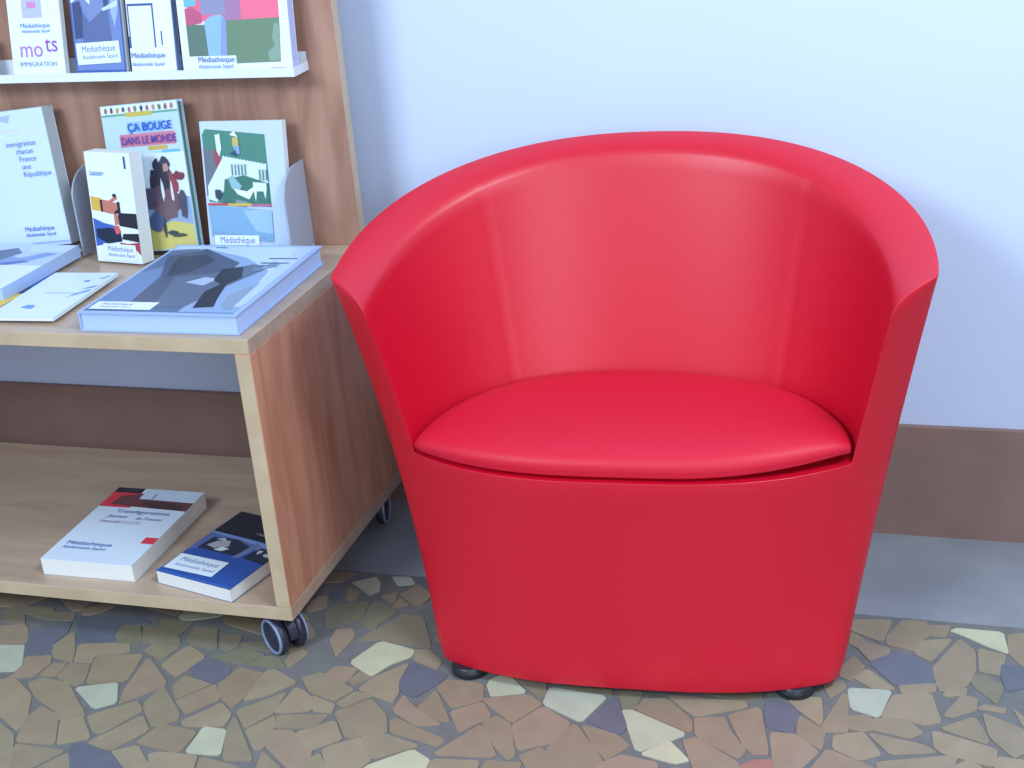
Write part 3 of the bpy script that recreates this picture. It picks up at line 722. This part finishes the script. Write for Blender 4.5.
art(b, W, H, T, [('E86A8C', rect(0.09, 0.33, 0.92, 1.0)), ('F07090', [0.58, 0.34, 0.92, 0.33, 0.93, 1, 0.58, 1]), ('A87AA4', [0.42, 0.32, 0.58, 0.34, 0.60, 1, 0.42, 1]), ('8E90B4', [0.22, 0.37, 0.44, 0.37, 0.44, 1, 0.2, 1]), ('C05A80', [0.07, 0.30, 0.22, 0.32, 0.22, 0.38, 0.14, 0.42, 0.07, 0.41]),
    ('6FB8EC', [0.07, 0.42, 0.18, 0.43, 0.18, 1, 0.07, 1]), ('607A70', [0.07, 0.10, 0.26, 0.10, 0.24, 0.31, 0.07, 0.31]), ('6C8870', [0.40, 0.10, 0.50, 0.065, 0.90, 0.07, 0.92, 0.34, 0.42, 0.33]), ('88A294', [0.80, 0.075, 0.90, 0.08, 0.91, 0.30, 0.87, 0.31, 0.84, 0.22, 0.86, 0.17, 0.79, 0.13]),
    ('8EBAEE', [0.25, 0.11, 0.42, 0.11, 0.44, 0.33, 0.40, 0.37, 0.30, 0.36, 0.24, 0.33]), ('8A9ACC', [0.36, 0.11, 0.42, 0.11, 0.44, 0.34, 0.40, 0.35]), ('E4F0F8', rect(0.05, 0.01, 0.50, 0.115)), ('B868B0', rect(0.80, 0.028, 0.93, 0.034))])
text(b, TX1, W * 0.15, H * 0.078, T + 0.003, 0.0130, '2A5FB0', name='sticker_text')
text(b, TX2, W * 0.15, H * 0.040, T + 0.003, 0.0088, '2A5FB0', name='sticker_text')
b = book('paperback_book', 'white paperback cut by the left edge of the photo, on the upper tray', 'book', 0.120, 0.068, 0.012, (-1.757, 2.185, TZ), (st(8), 0, 0), cover='DCE6F4')

# --- on the lower shelf
zs = CZ0 + TH + 0.0006
b = book('paperback_book', 'thick white paperback with red and black band, lying on the lower shelf', 'book', 0.176, 0.262, 0.031, (-1.476, 1.803, zs), (0, 0, math.radians(0.6)), cover='D8E6F8')
W, H, T = 0.176, 0.262, 0.0312
art(b, W, H, T, [('1E1C24', rect(0.0, 0.93, 0.32, 1.0)), ('D83848', rect(0.0, 0.72, 0.36, 0.93)), ('6A3A3E', [0.10, 0.76, 0.36, 0.74, 1.0, 0.72, 1.0, 0.84, 0.52, 0.85, 0.36, 0.93, 0.14, 0.88]), ('4A2E34', [0.40, 0.80, 0.62, 0.83, 0.90, 0.80, 0.95, 0.74, 0.6, 0.73]),
    ('C8D8EC', rect(0.36, 0.85, 1.0, 1.0)), ('30343C', rect(0.08, 0.95, 0.28, 0.98)), ('E03C50', rect(0.86, 0.27, 1.0, 0.35)), ('4A5A78', rect(0.5, 0.86, 0.515, 0.93)), ('C4CCE0', rect(0.38, 0.50, 0.65, 0.54))])
text(b, 'Transfigurations', W * 0.26, H * 0.645, T + 0.001, 0.0165, '3F66A8')
text(b, 'Jeunes', W * 0.22, H * 0.575, T + 0.001, 0.0150, '4A6FB0', shear=0.3); text(b, 'de France', W * 0.55, H * 0.565, T + 0.001, 0.0130, '3F66A8')
text(b, 'Histoire', W * 0.19, H * 0.505, T + 0.001, 0.0120, '8A6A90')
text(b, TX1, W * 0.10, H * 0.195, T + 0.001, 0.0170, '2A5FB0', name='sticker_text'); text(b, TX2, W * 0.10, H * 0.145, T + 0.001, 0.0115, '2A5FB0', name='sticker_text')
b = book('paperback_book', 'dark blue paperback with white sticker on the lower shelf by the side panel', 'book', 0.160, 0.220, 0.024, (-1.258, 1.808, zs), (0, 0, math.radians(-13.5)), cover='2F55A4')
W, H, T = 0.160, 0.220, 0.0242
art(b, W, H, T, [('20222E', rect(0.0, 0.66, 1.0, 1.0)), ('7E96CC', [0.0, 0.66, 1.0, 0.64, 1.0, 0.60, 0.65, 0.52, 0.45, 0.62, 0.0, 0.62]), ('5A6EA8', [0.0, 0.33, 0.10, 0.40, 0.66, 0.40, 0.70, 0.60, 0.0, 0.64]), ('2A2E44', [0.08, 0.40, 0.60, 0.40, 0.62, 0.56, 0.40, 0.62, 0.10, 0.58]),
    ('A9AFB8', [0.14, 0.46, 0.26, 0.44, 0.40, 0.50, 0.34, 0.58, 0.20, 0.54]), ('DCE4EC', [0.28, 0.42, 0.38, 0.42, 0.44, 0.47, 0.34, 0.48]), ('C0C6CE', [0.16, 0.56, 0.24, 0.60, 0.30, 0.56]), ('6A7AA8', [0.58, 0.38, 0.66, 0.38, 0.74, 0.60, 0.66, 0.62]), ('2A3046', [0.70, 0.40, 1.0, 0.38, 1.0, 0.56, 0.76, 0.58]), ('B8C4C8', blob(0.92, 0.50, 0.05, 0.03, 8, seed=7)), ('B8C4C8', blob(0.80, 0.52, 0.03, 0.03, 8, seed=8)), ('3E6AC0', rect(0, 0.0, 1, 0.02))])
text(b, 'rue de la', W * 0.52, H * 0.72, T + 0.002, 0.0150, '9CA49A')
sticker(b, 0.006, 0.012, T + 0.0015, 0.100, h=0.048, size=0.0165, rot=math.radians(3))

for o in list(COL.objects):
    if o.parent or 'label' not in o: continue
    if o.name.startswith('book_divider'): o['group'] = 'metal book dividers on the tabletop'
    elif o.name.split('.')[0] in ('paperback_book', 'picture_book', 'comic_book', 'hardback_book', 'booklet', 'magazine'):
        z_ = o.location.z; up = abs(o.rotation_euler.x) > 0.5
        o['group'] = 'books on the upper tray' if z_ > 0.8 else 'books on the lower shelf' if z_ < 0.3 else 'books standing on the tabletop' if up else 'books lying on the tabletop'

# ---------------------------------------------------------------- light
def area_light(name, loc, target, sx, sy, power, color):
    l = bpy.data.lights.new(name, 'AREA'); l.shape = 'RECTANGLE'; l.size = sx; l.size_y = sy; l.energy = power; l.color = color
    o = bpy.data.objects.new(name, l); COL.objects.link(o); o.location = loc
    o.rotation_euler = (Vector(target) - Vector(loc)).to_track_quat('-Z', 'Y').to_euler(); return o
area_light('fill_light_right', (1.0, 0.9, 2.75), (-0.4, 2.1, 0.4), 0.9, 0.6, 60, (0.72, 0.87, 1.0))  # added fill to brighten the right side, no known lamp there
area_light('highlight_light_left', (-2.1, -1.2, 2.7), (-0.4, 2.1, 0.7), 1.5, 0.9, 105, (0.72, 0.87, 1.0))  # added high on the left for the highlight inside the chair back
area_light('fill_light_front', (1.5, -2.3, 1.9), (-0.5, 2.0, 0.4), 2.2, 1.2, 62, (0.72, 0.86, 1.0))  # added frontal fill from behind the camera, no window known here
w = bpy.data.worlds.new('room_ambience'); sc.world = w; w.use_nodes = True
bg = w.node_tree.nodes['Background']; bg.inputs[0].default_value = (0.64, 0.79, 1.0, 1); bg.inputs[1].default_value = 0.55

# ---------------------------------------------------------------- camera
cam = bpy.data.cameras.new('camera'); co = bpy.data.objects.new('camera', cam); COL.objects.link(co)
R_ = ((0.9550131280707956, 0.2854802789267325, -0.080317716329269), (-0.04137822689940625, 0.3964479588374332, 0.9171242327363801), (-0.29366267646927, 0.8725422776447842, -0.3904256730433553))
mx = Matrix(((R_[0][0], R_[1][0], -R_[2][0], 0), (R_[0][1], R_[1][1], -R_[2][1], 0), (R_[0][2], R_[1][2], -R_[2][2], 1.3), (0, 0, 0, 1)))
co.matrix_world = mx
cam.sensor_width = 36; cam.lens = 1450 / 1024 * 36; cam.clip_start = 0.02
sc.camera = co
sc.view_settings.view_transform = 'Standard'; sc.view_settings.look = 'None'; sc.view_settings.gamma = 1; sc.view_settings.use_curve_mapping = False
sc.view_settings.exposure = 0.0
